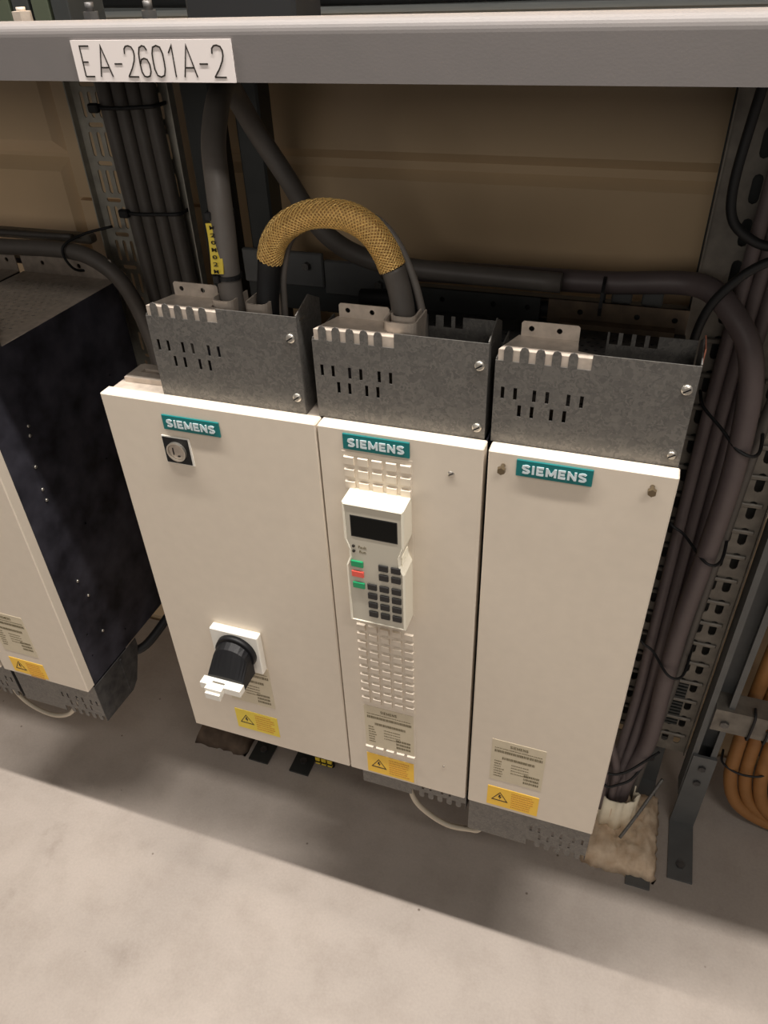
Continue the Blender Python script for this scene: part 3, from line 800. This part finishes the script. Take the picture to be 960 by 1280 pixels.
def strut(name, label, x0, x1, y0, y1, z0, z1, m='strut', foot=None, open_front=False, foot_m=None):
    r = thing(name, label, 'strut', (0, 0, 0))
    t = 0.003
    if open_front:
        q = MB().box(x0, x0 + t, y0, y1, z0, z1).box(x1 - t, x1, y0, y1, z0, z1).box(x0 + t, x1 - t, y1 - t, y1, z0, z1)
        q.box(x0 + t, x0 + 0.010, y0, y0 + t, z0, z1).box(x1 - 0.010, x1 - t, y0, y0 + t, z0, z1)
    else:
        q = MB().bbox(x0, x1, y0, y1, z0, z1, 0.003)
    q.build('channel', m, r)
    if foot:
        fx0, fx1, fy, top = foot
        a = MB()
        a.plate([(fx0, fy), (fx1, fy), (fx1, y0), (fx0, y0)], [stadium((fx0 + fx1) / 2, fy + 0.03, 0.011, 0.0112)], 'xyz', FZ, FZ + 0.005)
        a.plate([(fx0, FZ + 0.005), (fx1, FZ + 0.005), (fx1 - 0.002, top), (fx0 + 0.002, top)], [], 'xzy', y0 - 0.006, y0 - 0.0005)
        a.build('foot_bracket', foot_m or m, r)
        MB().cyl(((fx0 + fx1) / 2, fy + 0.03, FZ + 0.005), 0.0085, 0.004, 'z', 6, smooth=False).build('anchor_bolt', 'galvd', r)
        for dz in (0.03, 0.075):
            MB().cyl(((fx0 + fx1) / 2, y0 - 0.011, top - dz), 0.007, 0.005, 'y', 6, smooth=False).build('bracket_bolt', 'galvd', r)
    return r
strut('strut_channel', 'dark steel upright just right of the left perforated tray', -0.352, -0.305, 0.40, 0.44, FZ, 0.928, 'blackmat' and 'strut', (-0.362, -0.315, 0.228, -0.30))
strut('strut_channel', 'steel grey upright behind the arched brass coloured cable', -0.283, -0.243, 0.42, 0.46, FZ, 0.928, 'strut', (-0.262, -0.217, 0.228, -0.30), foot_m='strut')
strut('strut_channel', 'dark upright with floor bracket standing behind the pale sealing block', 0.458, 0.500, 0.446, 0.486, FZ, 0.928, 'strut', (0.458, 0.503, 0.198, -0.292), foot_m='bluegrey')
strut('strut_channel', 'rightmost upright, an open dark channel with a drilled foot on the floor', 0.533, 0.575, 0.362, 0.402, FZ + 0.09, 0.928, 'bluegrey', (0.5335, 0.5790, 0.235, -0.225), open_front=True)
strut('strut_channel', 'dark upright in the far corner beyond the brown cables', 0.700, 0.745, 0.44, 0.48, FZ, 0.928, 'strut')

# horizontal mounting rails behind the cabinets
r = thing('mounting_rail', 'blue grey bolted steel rail seen beneath the arched cable', 'rail')
MB().bbox(-0.275, -0.145, 0.372, 0.380, 0.600, 0.650, 0.002).build('rail_plate', 'bluegrey', r)
MB().bbox(-0.146, -0.030, 0.376, 0.384, 0.590, 0.640, 0.002).build('rail_plate', 'bluegrey', r)
MB().bbox(-0.275, 0.36, 0.380, 0.398, 0.560, 0.612, 0.002).build('rail_channel', 'strut', r)
for x, z in ((-0.170, 0.632), (-0.060, 0.612), (-0.235, 0.618)):
    MB().cyl((x, 0.364 if x < -0.15 else 0.368, z), 0.006, 0.008, 'y', 6, smooth=False).build('rail_bolt', 'galv', r)
r = thing('mounting_rail', 'pale steel rail behind the thick cable at the left edge', 'rail')
MB().bbox(-1.3, -0.545, 0.372, 0.392, 0.636, 0.650, 0.003).build('rail_tube', 'tray', r)
MB().bbox(-1.3, -0.545, 0.350, 0.370, 0.603, 0.612, 0.002).build('rail_strip', 'galvd', r)

# ================================================================== CABLES
def cable(label, pts, rad, m='cable', name='power_cable', group=None, n=12, sub=6):
    o = MB().tube(pts, rad, n=n, sub=sub).build(name, m); tag(o, label, 'cable', group); return o
names = ('leftmost', 'second from left', 'third from left', 'rightmost')
for k, (xt, xb) in enumerate(((-0.463, -0.452), (-0.438, -0.428), (-0.414, -0.404), (-0.391, -0.380))):
    cable(names[k] + ' of the four dark cables strapped upright in the left tray', [(xt, 0.385, 0.928), (xt + 0.002, 0.384, 0.80), (xb - 0.002, 0.383, 0.60), (xb, 0.384, 0.40), (xb, 0.384, -0.05)], 0.0115, 'cabled', group='cables in the left upright tray')
cable('thick grey cable entering at the left edge and bending down behind the widest cabinet',
      [(-1.3, 0.33, 0.634), (-0.90, 0.33, 0.634), (-0.687, 0.33, 0.637), (-0.592, 0.33, 0.640), (-0.530, 0.33, 0.636), (-0.487, 0.33, 0.615), (-0.465, 0.335, 0.580), (-0.455, 0.345, 0.520), (-0.452, 0.352, 0.44), (-0.452, 0.355, 0.20), (-0.452, 0.355, -0.1)], 0.0125, 'cable')
cable('thinner grey cable running above the pale rail at the left edge',
      [(-1.3, 0.352, 0.652), (-0.70, 0.352, 0.652), (-0.56, 0.352, 0.654)], 0.0045, 'cabled', n=8)

# looping cable with marker
lp = thing('looping_cable', 'thick grey cable looping up to the beam with a yellow marker strip', 'cable')
path = [(-0.1085, 0.054, 0.672), (-0.1105, 0.056, 0.705), (-0.1120, 0.060, 0.742), (-0.1150, 0.068, 0.775), (-0.1210, 0.080, 0.813), (-0.1330, 0.105, 0.846), (-0.1480, 0.150, 0.874), (-0.168, 0.205, 0.884), (-0.186, 0.255, 0.868), (-0.185, 0.295, 0.822), (-0.155, 0.305, 0.768), (-0.128, 0.308, 0.722), (-0.102, 0.312, 0.692), (-0.069, 0.318, 0.672), (-0.028, 0.325, 0.660), (0.05, 0.335, 0.652), (0.20, 0.335, 0.650)]
MB().tube(path, 0.0125, n=14).build('sheath', 'cable', lp)
mk = MB()
def seg(mb, pts, off, wd, th):
    P = smooth_path(pts, 5); vs = []
    for p in P:
        for dx, dy in ((-wd / 2, 0), (wd / 2, 0.0025), (wd / 2, th + 0.0025), (-wd / 2, th)): vs.append((p.x + off[0] + dx, p.y + off[1] + dy, p.z))
    mcount = len(P)
    fs = [(4 * k + i, 4 * k + (i + 1) % 4, 4 * k + 4 + (i + 1) % 4, 4 * k + 4 + i) for k in range(mcount - 1) for i in range(4)] + [(0, 1, 2, 3), tuple(4 * (mcount - 1) + i for i in range(4))]
    mb.add(vs, fs)
seg(mk, [(-0.1107, 0.056, 0.735), (-0.1125, 0.062, 0.750), (-0.1150, 0.068, 0.767), (-0.1185, 0.073, 0.780)], (-0.0040, -0.0150), 0.0125, 0.0015)
mko = mk.build('cable_marker', 'yellow2', lp)
for k, ch in enumerate('M20M02M'):
    t = k / 6; z = 0.7765 - t * 0.0385; x = -0.1172 + t * 0.0065; y = 0.0715 - t * 0.0155
    text_obj(ch, x - 0.0066, x - 0.0012, z - 0.0019, z + 0.0019, y - 0.0149, 'inkd', mko, 'lettering', bold=0.01, depth=0.0004)
def loop_tie(parent, c, r, name='cable_tie', tilt=0.0, m='blackmat', head=True, th=0.0016, hw=0.0022, ax=None, stretch=(1, 1)):
    """black tie ring around a cable; c centre, r radius"""
    n_ = 20; vs = []
    for (rr, hh) in ((r, -hw), (r + th, -hw), (r + th, hw), (r, hw)):
        for i in range(n_):
            a = 2 * math.pi * i / n_
            vs.append((c[0] + rr * stretch[0] * math.cos(a), c[1] + rr * stretch[1] * math.sin(a), c[2] + hh + tilt * rr * stretch[0] * math.cos(a)))
    fs = [(k * n_ + i, k * n_ + (i + 1) % n_, ((k + 1) % 4) * n_ + (i + 1) % n_, ((k + 1) % 4) * n_ + i) for k in range(4) for i in range(n_)]
    q = MB().add(vs, fs)
    if head:
        hx = c[0] - r * stretch[0] * 0.5; hy = c[1] - r * stretch[1] * 0.95
        q.bbox(hx - 0.0035, hx + 0.0035, hy - 0.0045, hy + 0.001, c[2] - 0.004 - tilt * r * 0.5, c[2] + 0.004 - tilt * r * 0.5, 0.001)
    return q.build(name, m, parent)
loop_tie(lp, (-0.1190, 0.0745, 0.7865), 0.0128)
loop_tie(lp, (-0.1110, 0.0575, 0.7290), 0.0128)

# arched cable in brass coloured braid
ar = thing('braided_cable', 'arched cable in brass coloured braid joining the widest and the middle cabinet', 'cable')
arch = [(-0.0700, 0.055, 0.668), (-0.0695, 0.057, 0.700), (-0.0665, 0.060, 0.727), (-0.0625, 0.060, 0.748), (-0.0540, 0.060, 0.768), (-0.0390, 0.060, 0.783), (-0.0160, 0.060, 0.7935), (0.0080, 0.060, 0.7965), (0.0300, 0.060, 0.7935), (0.0480, 0.060, 0.783), (0.0605, 0.060, 0.767), (0.0685, 0.060, 0.750), (0.0745, 0.060, 0.730), (0.0790, 0.058, 0.708), (0.0820, 0.056, 0.668)]
MB().tube(arch, 0.0112, n=14).build('inner_cable', 'blackmat', ar)
bp = arch[3:12]
bs = MB().tube(bp, 0.0124, n=16).build('braided_sleeve', 'braidb', ar)
Pb = smooth_path(bp, 14); Tb, Nb = frames(Pb)
st = MB(); NS = 18
for dr in (1, -1):
    for s_ in range(NS):
        pts = []
        for k in range(len(Pb)):
            a = 2 * math.pi * s_ / NS + dr * k * 0.16
            rr = 0.0129 + 0.0004 * math.sin(k * 0.9 + s_ * (2 if dr > 0 else 3))
            B = Tb[k].cross(Nb[k]); pts.append(Pb[k] + Nb[k] * rr * math.cos(a) + B * rr * math.sin(a))
        st.tube(pts, 0.0007, n=4, sub=1, cap=False)
bo = st.build('braid_strands', 'braid', bs); bo['kind'] = 'stuff'
MB().tube(arch[0:4], 0.0120, n=14).build('heatshrink_end', 'blackmat', ar)
MB().tube(arch[11:15], 0.0118, n=14).build('heatshrink_end', 'cabled', ar)

cable('thin grey wire under the left half of the arched braided cable', [(-0.0565, 0.066, 0.668), (-0.0565, 0.070, 0.700), (-0.0550, 0.070, 0.722), (-0.0510, 0.072, 0.744), (-0.0425, 0.075, 0.766), (-0.025, 0.080, 0.780), (0.0, 0.082, 0.785)], 0.0036, 'cable', 'control_wire', n=8)
cable('thin grey wire arching behind the braid and dropping right of its end', [(0.002, 0.082, 0.786), (0.026, 0.080, 0.793), (0.050, 0.078, 0.787), (0.070, 0.074, 0.768), (0.0845, 0.071, 0.740), (0.0925, 0.070, 0.715), (0.0975, 0.068, 0.690), (0.099, 0.066, 0.66)], 0.0042, 'cable', 'control_wire', n=8)

# dark cables running along the wall behind the cabinets
for k, (y, z, rr, m_) in enumerate(((0.420, 0.640, 0.0150, 'cabled'), (0.432, 0.608, 0.0140, 'cabled'), (0.405, 0.628, 0.0090, 'blackmat'))):
    pass
cable('lower dark cable just behind the rear flanges of the middle and right cabinets', [(-0.08, 0.353, 0.600), (0.05, 0.352, 0.606), (0.15, 0.352, 0.608), (0.25, 0.352, 0.608), (0.355, 0.352, 0.612)], 0.0120, 'blackmat')
t = loop_tie(None, (0.252, 0.358, 0.624), 0.03, head=False)
t.rotation_euler = (0, math.radians(90), 0); t.matrix_world = Matrix.Translation((0.252, 0.360, 0.624)) @ Matrix.Rotation(math.radians(90), 4, 'Y') @ Matrix.Translation((-0.252, -0.358, -0.624))
tag(t, 'black tie around the dark level cables behind the rightmost cabinet', 'cable tie', 'black cable ties')
o = MB().bbox(0.262, 0.288, 0.372, 0.378, 0.615, 0.645, 0.002).build('steel_clip', 'bluegrey'); tag(o, 'left of two pale clips behind the rightmost cabinet', 'clip', 'clips behind the cabinets')
o = MB().bbox(0.300, 0.326, 0.372, 0.378, 0.615, 0.645, 0.002).build('steel_clip', 'bluegrey'); tag(o, 'right of two pale clips behind the rightmost cabinet', 'clip', 'clips behind the cabinets')

# right hand bundle
cable('thickest mauve grey cable, level behind the cabinets then bending down the right tray', [(-0.05, 0.364, 0.640), (0.10, 0.366, 0.642), (0.25, 0.366, 0.644), (0.34, 0.364, 0.652), (0.378, 0.345, 0.652), (0.408, 0.318, 0.632), (0.432, 0.304, 0.598), (0.446, 0.302, 0.537), (0.453, 0.305, 0.419), (0.452, 0.320, 0.279), (0.448, 0.335, 0.112), (0.450, 0.345, -0.05), (0.4520, 0.345, -0.20), (0.4300, 0.325, -0.30), (0.425, 0.315, -0.37)], 0.0145, 'cablep')
tn = ('first', 'second', 'third')
for k, (x, y, rr) in enumerate(((0.4130, 0.375, 0.0085), (0.4310, 0.380, 0.0095), (0.4470, 0.375, 0.0085))):
    cable(tn[k] + ' from the left of three thin cables upright in the right tray',
          [(x + 0.006, y, 0.928), (x + 0.004, y, 0.75), (x, y, 0.55), (x, y, 0.30), (x + 0.002, y, 0.05), (x + 0.003, y, -0.12), (x - 0.006, y - 0.03, -0.24), (0.398 + 0.010 * k, 0.315, -0.31), (0.398 + 0.010 * k, 0.31, -0.37)], rr, 'cablep', group='thin cables in the right upright tray')
cable('grey cable curving into the pale sealing block from behind the rightmost cabinet', [(0.325, 0.30, 0.0), (0.338, 0.30, -0.06), (0.360, 0.30, -0.12), (0.378, 0.30, -0.165), (0.396, 0.302, -0.215), (0.406, 0.302, -0.27), (0.408, 0.302, -0.37)], 0.0078, 'cablep')
cable('lower grey cable curving into the pale sealing block beside the cabinet edge', [(0.300, 0.29, 0.0), (0.318, 0.29, -0.08), (0.348, 0.29, -0.155), (0.372, 0.29, -0.20), (0.385, 0.292, -0.25), (0.390, 0.295, -0.37)], 0.0070, 'cablep')
cable('black cable hanging in a bend at the upper right edge', [(0.385, 0.33, 0.928), (0.378, 0.33, 0.85), (0.374, 0.33, 0.78), (0.380, 0.33, 0.742), (0.400, 0.33, 0.722), (0.430, 0.33, 0.712), (0.50, 0.33, 0.712)], 0.0055, 'blackmat')
cable('black cable arching down from the right edge towards the rightmost cabinet', [(0.52, 0.32, 0.725), (0.46, 0.32, 0.712), (0.415, 0.32, 0.690), (0.385, 0.32, 0.655), (0.372, 0.32, 0.620), (0.368, 0.325, 0.57)], 0.0055, 'blackmat')
cable('dark upright cable at the right edge beyond the tray', [(0.60, 0.34, 0.93), (0.575, 0.34, 0.72), (0.500, 0.35, 0.60), (0.482, 0.355, 0.50), (0.478, 0.37, 0.30), (0.474, 0.375, 0.12), (0.470, 0.38, -0.10), (0.455, 0.35, -0.24), (0.445, 0.33, -0.37)], 0.0080, 'cabled')
def bundle_tie(pts, label, r=0.0024):
    o = MB().tube(pts, r, n=6).build('cable_tie', 'blackmat'); tag(o, label, 'cable tie', 'black cable ties'); return o
bundle_tie([(0.398, 0.400, 0.492), (0.402, 0.355, 0.492), (0.425, 0.318, 0.484), (0.450, 0.288, 0.470), (0.475, 0.300, 0.464), (0.486, 0.400, 0.466)], 'topmost black tie strapping the cables in the right tray')
bundle_tie([(0.392, 0.402, 0.292), (0.398, 0.362, 0.288), (0.420, 0.350, 0.280), (0.452, 0.302, 0.272), (0.474, 0.320, 0.268), (0.486, 0.402, 0.272)], 'second black tie from the top on the right tray cables')
bundle_tie([(0.394, 0.402, 0.040), (0.398, 0.362, 0.034), (0.420, 0.352, 0.024), (0.448, 0.316, 0.012), (0.472, 0.330, 0.006), (0.486, 0.402, 0.010)], 'third black tie from the top on the right tray cables')
bundle_tie([(0.380, 0.300, -0.235), (0.392, 0.288, -0.250), (0.420, 0.296, -0.245), (0.452, 0.322, -0.232), (0.475, 0.345, -0.225)], 'black tie just above the pale sealing block')
bundle_tie([(0.378, 0.300, -0.275), (0.392, 0.284, -0.285), (0.412, 0.292, -0.283), (0.434, 0.305, -0.275), (0.452, 0.33, -0.26)], 'lowest black tie, touching the pale sealing block')
for k, (z, xa, xb) in enumerate(((0.832, -0.480, -0.375), (0.690, -0.470, -0.368))):
    o = MB().tube([(xa, 0.396, z), (xa + 0.004, 0.374, z), (-0.44, 0.368, z), (-0.40, 0.368, z + 0.002), (xb - 0.004, 0.372, z + 0.003), (xb, 0.396, z + 0.004)], 0.0028, n=6).bbox(xa - 0.002, xa + 0.014, 0.362, 0.372, z - 0.006, z + 0.006, 0.002).build('cable_tie', 'blackmat')
    tag(o, ('upper' if k == 0 else 'lower') + ' black tie around the four cables in the left tray', 'cable tie', 'black cable ties')
for k, x in enumerate((-0.545, -0.59)):
    if k == 0:
        o = MB().tube([(x + 0.05, 0.372, 0.668), (x + 0.015, 0.345, 0.662), (x - 0.004, 0.318, 0.652), (x - 0.006, 0.313, 0.635), (x + 0.004, 0.318, 0.615), (x + 0.012, 0.345, 0.606)], 0.0022, n=6).build('cable_tie', 'blackmat')
        tag(o, 'black tie around the thick grey cable at the left', 'cable tie', 'black cable ties')

# ================================================================== LOW RIGHT: cross rail, brown cables, sealing
cr = thing('cross_rail', 'short pale perforated rail crossing the open upright at lower right', 'rail')
MB().plate(rect(0.545, 0.92, -0.140, -0.085), [stadium(0.645 + k * 0.055, -0.112, 0.030, 0.010) for k in range(5)], 'xzy', 0.355, 0.3585).build('rail_face', 'tray', cr)
MB().box(0.545, 0.92, 0.3585, 0.40, -0.088, -0.085).build('rail_top', 'tray', cr)
MB().cyl((0.565, 0.350, -0.118), 0.008, 0.005, 'y', 6, smooth=False).build('rail_bolt', 'galv', cr)
bn = ('left', 'middle', 'right')
for k, (x, y) in enumerate(((0.618, 0.425), (0.645, 0.430), (0.672, 0.425))):
    cable(bn[k] + ' of the brown cables behind the pale cross rail', [(x + 0.01, y, 0.925), (x + 0.005, y, 0.5), (x, y, 0.20), (x - 0.002, y, -0.05), (x, y - 0.005, -0.22), (x + 0.006, y - 0.02, -0.33), (x + 0.04, y - 0.03, -0.395), (x + 0.13, y - 0.03, -0.430), (x + 0.30, y - 0.03, -0.4355), (x + 0.5, y - 0.03, -0.4355)], 0.0128, 'brownc', group='brown cables at lower right')
bundle_tie([(0.603, 0.44, -0.29), (0.602, 0.41, -0.292), (0.630, 0.395, -0.294), (0.668, 0.397, -0.290), (0.69, 0.42, -0.285)], 'black tie low on the brown cables')
for k, x in enumerate((0.607, 0.634)):
    bundle_tie([(x, 0.37, -0.078), (x, 0.3515, -0.083), (x + 0.001, 0.3515, -0.112), (x, 0.3515, -0.142), (x, 0.37, -0.147)], ('left' if k == 0 else 'right') + ' black tie wrapped over the pale cross rail')
o = MB().bbox(0.66, 1.5, 0.45, 0.52, -0.30, -0.235, 0.003).build('wall_duct', 'bluegrey'); tag(o, 'blue grey wall duct behind the brown cables', 'duct')

sb = MB()
def lumpy_block(x0, x1, y0, y1, z0, z1, seed, amp=0.006, nx=14, ny=12, skirt=0.012):
    rnd = random.Random(seed); q = MB(); vs = []
    for j in range(ny + 1):
        for i in range(nx + 1):
            u, v = i / nx, j / ny
            e = min(u, 1 - u, v, 1 - v); edge = min(1, e * 6)
            z = z0 + (z1 - z0) * (0.25 + 0.75 * edge ** 0.5) + rnd.uniform(-amp, amp) * (0.3 + 0.7 * edge)
            if e == 0: z = z0
            vs.append((x0 + (x1 - x0) * u + (rnd.uniform(-.003, .003)), y0 + (y1 - y0) * v + rnd.uniform(-.003, .003), z))
    fs = [(j * (nx + 1) + i, j * (nx + 1) + i + 1, (j + 1) * (nx + 1) + i + 1, (j + 1) * (nx + 1) + i) for j in range(ny) for i in range(nx)]
    q.add(vs, fs, True)
    # closed underside on the floor
    ring = [i for i in range(nx + 1)] + [(j * (nx + 1) + nx) for j in range(1, ny + 1)] + [ny * (nx + 1) + i for i in range(nx - 1, -1, -1)] + [j * (nx + 1) for j in range(ny - 1, 0, -1)]
    q.add([vs[i] for i in ring], [tuple(range(len(ring)))[::-1]])
    return q
o = lumpy_block(0.372, 0.512, 0.214, 0.395, FZ, -0.408, 5, nx=22, ny=20).build('sealing_block', 'foam'); tag(o, 'crumbly pale sealing block on the floor right of the cabinets', 'sealing block')
slv = thing('sealing_sleeve', 'whitish frayed sleeve around the cable ends above the pale sealing block', 'sleeve')
def ragged_sleeve(cx, cy, rx, ry, z0, z1, n_=36):
    rnd = random.Random(3); vs = []
    for lvl, (z, k) in enumerate(((z0, 1.05), ((z0 + z1) / 2, 1.0), (z1, 1.0))):
        for i in range(n_):
            a = 2 * math.pi * i / n_
            fold = 1 + 0.10 * math.cos(a * 9)
            zz = z if lvl < 2 else z + 0.010 * abs(math.cos(a * 4.5)) + rnd.uniform(-0.003, 0.003)
            vs.append((cx + rx * k * fold * math.cos(a), cy + ry * k * fold * math.sin(a), zz))
    fs = [(l * n_ + i, l * n_ + (i + 1) % n_, (l + 1) * n_ + (i + 1) % n_, (l + 1) * n_ + i) for l in range(2) for i in range(n_)]
    q = MB().add(vs, fs, True); return q
sl = ragged_sleeve(0.418, 0.312, 0.038, 0.030, -0.412, -0.332).build('sleeve_wall', 'sleeve', slv)
sm_ = sl.modifiers.new('Solidify', 'SOLIDIFY'); sm_.thickness = 0.0025
MB().cyl((0.418, 0.312, -0.410), 0.028, 0.058, 'z', 20).build('sleeve_fill', 'foam', slv)
wi = cable('bare silvery wire leaning from the sealing block to the floor bracket', [(0.435, 0.250, -0.385), (0.445, 0.262, -0.365), (0.462, 0.285, -0.335), (0.482, 0.315, -0.300), (0.492, 0.33, -0.282)], 0.0032, 'galv', 'earth_wire', n=8)

# ================================================================== UNDER THE WIDE CABINET
o = lumpy_block(-0.505, -0.372, 0.232, 0.40, FZ, -0.415, 8, amp=0.003).build('sealing_block', 'foamb'); tag(o, 'brown sealing block on the floor under the widest cabinet', 'sealing block')
yc = ('left', 'middle', 'right')
for k, x in enumerate((-0.246, -0.232, -0.218)):
    r = thing('tagged_cable', yc[k] + ' of three dark cables with yellow tags below the widest cabinet', 'cable', (0, 0, 0), 'yellow tagged cables below the widest cabinet')
    xx = x + 0.045; yy = 0.262
    MB().tube([(xx, 0.25, 0.0), (xx, 0.255, -0.15), (xx, yy, -0.30), (xx, yy + 0.004, -0.445)], 0.0050, n=10).build('sheath', 'blackmat', r)
    MB().bbox(xx - 0.0055, xx + 0.0055, yy - 0.0105, yy - 0.0045, -0.430, -0.372, 0.001).build('yellow_tag', 'yellow2', r)
    MB().box(xx - 0.0058, xx + 0.0058, yy - 0.0115, yy - 0.0040, -0.404, -0.400).box(xx - 0.0058, xx + 0.0058, yy - 0.0115, yy - 0.0040, -0.422, -0.418).build('tag_band', 'blackmat', r)

cable('pale cable sagging below the middle cabinet', [(0.070, 0.060, -0.075), (0.085, 0.050, -0.119), (0.109, 0.050, -0.150), (0.143, 0.050, -0.168), (0.178, 0.050, -0.162), (0.197, 0.050, -0.150), (0.215, 0.075, -0.120), (0.222, 0.10, -0.07)], 0.0045, 'creamc', 'sagging_cable', n=8)
cable('pale cable sagging below the dark sided cabinet at the left edge', [(-0.76, 0.06, -0.09), (-0.735, 0.05, -0.140), (-0.712, 0.05, -0.176), (-0.666, 0.05, -0.190), (-0.62, 0.05, -0.172), (-0.590, 0.05, -0.135), (-0.575, 0.06, -0.09)], 0.0045, 'creamc', 'sagging_cable', n=8)
cable('dark cable curving out from under the dark sided cabinet', [(-0.50, 0.125, -0.040), (-0.474, 0.150, -0.035), (-0.455, 0.20, -0.010), (-0.44, 0.25, 0.02), (-0.43, 0.31, 0.02), (-0.43, 0.345, -0.05)], 0.0085, 'blackmat')
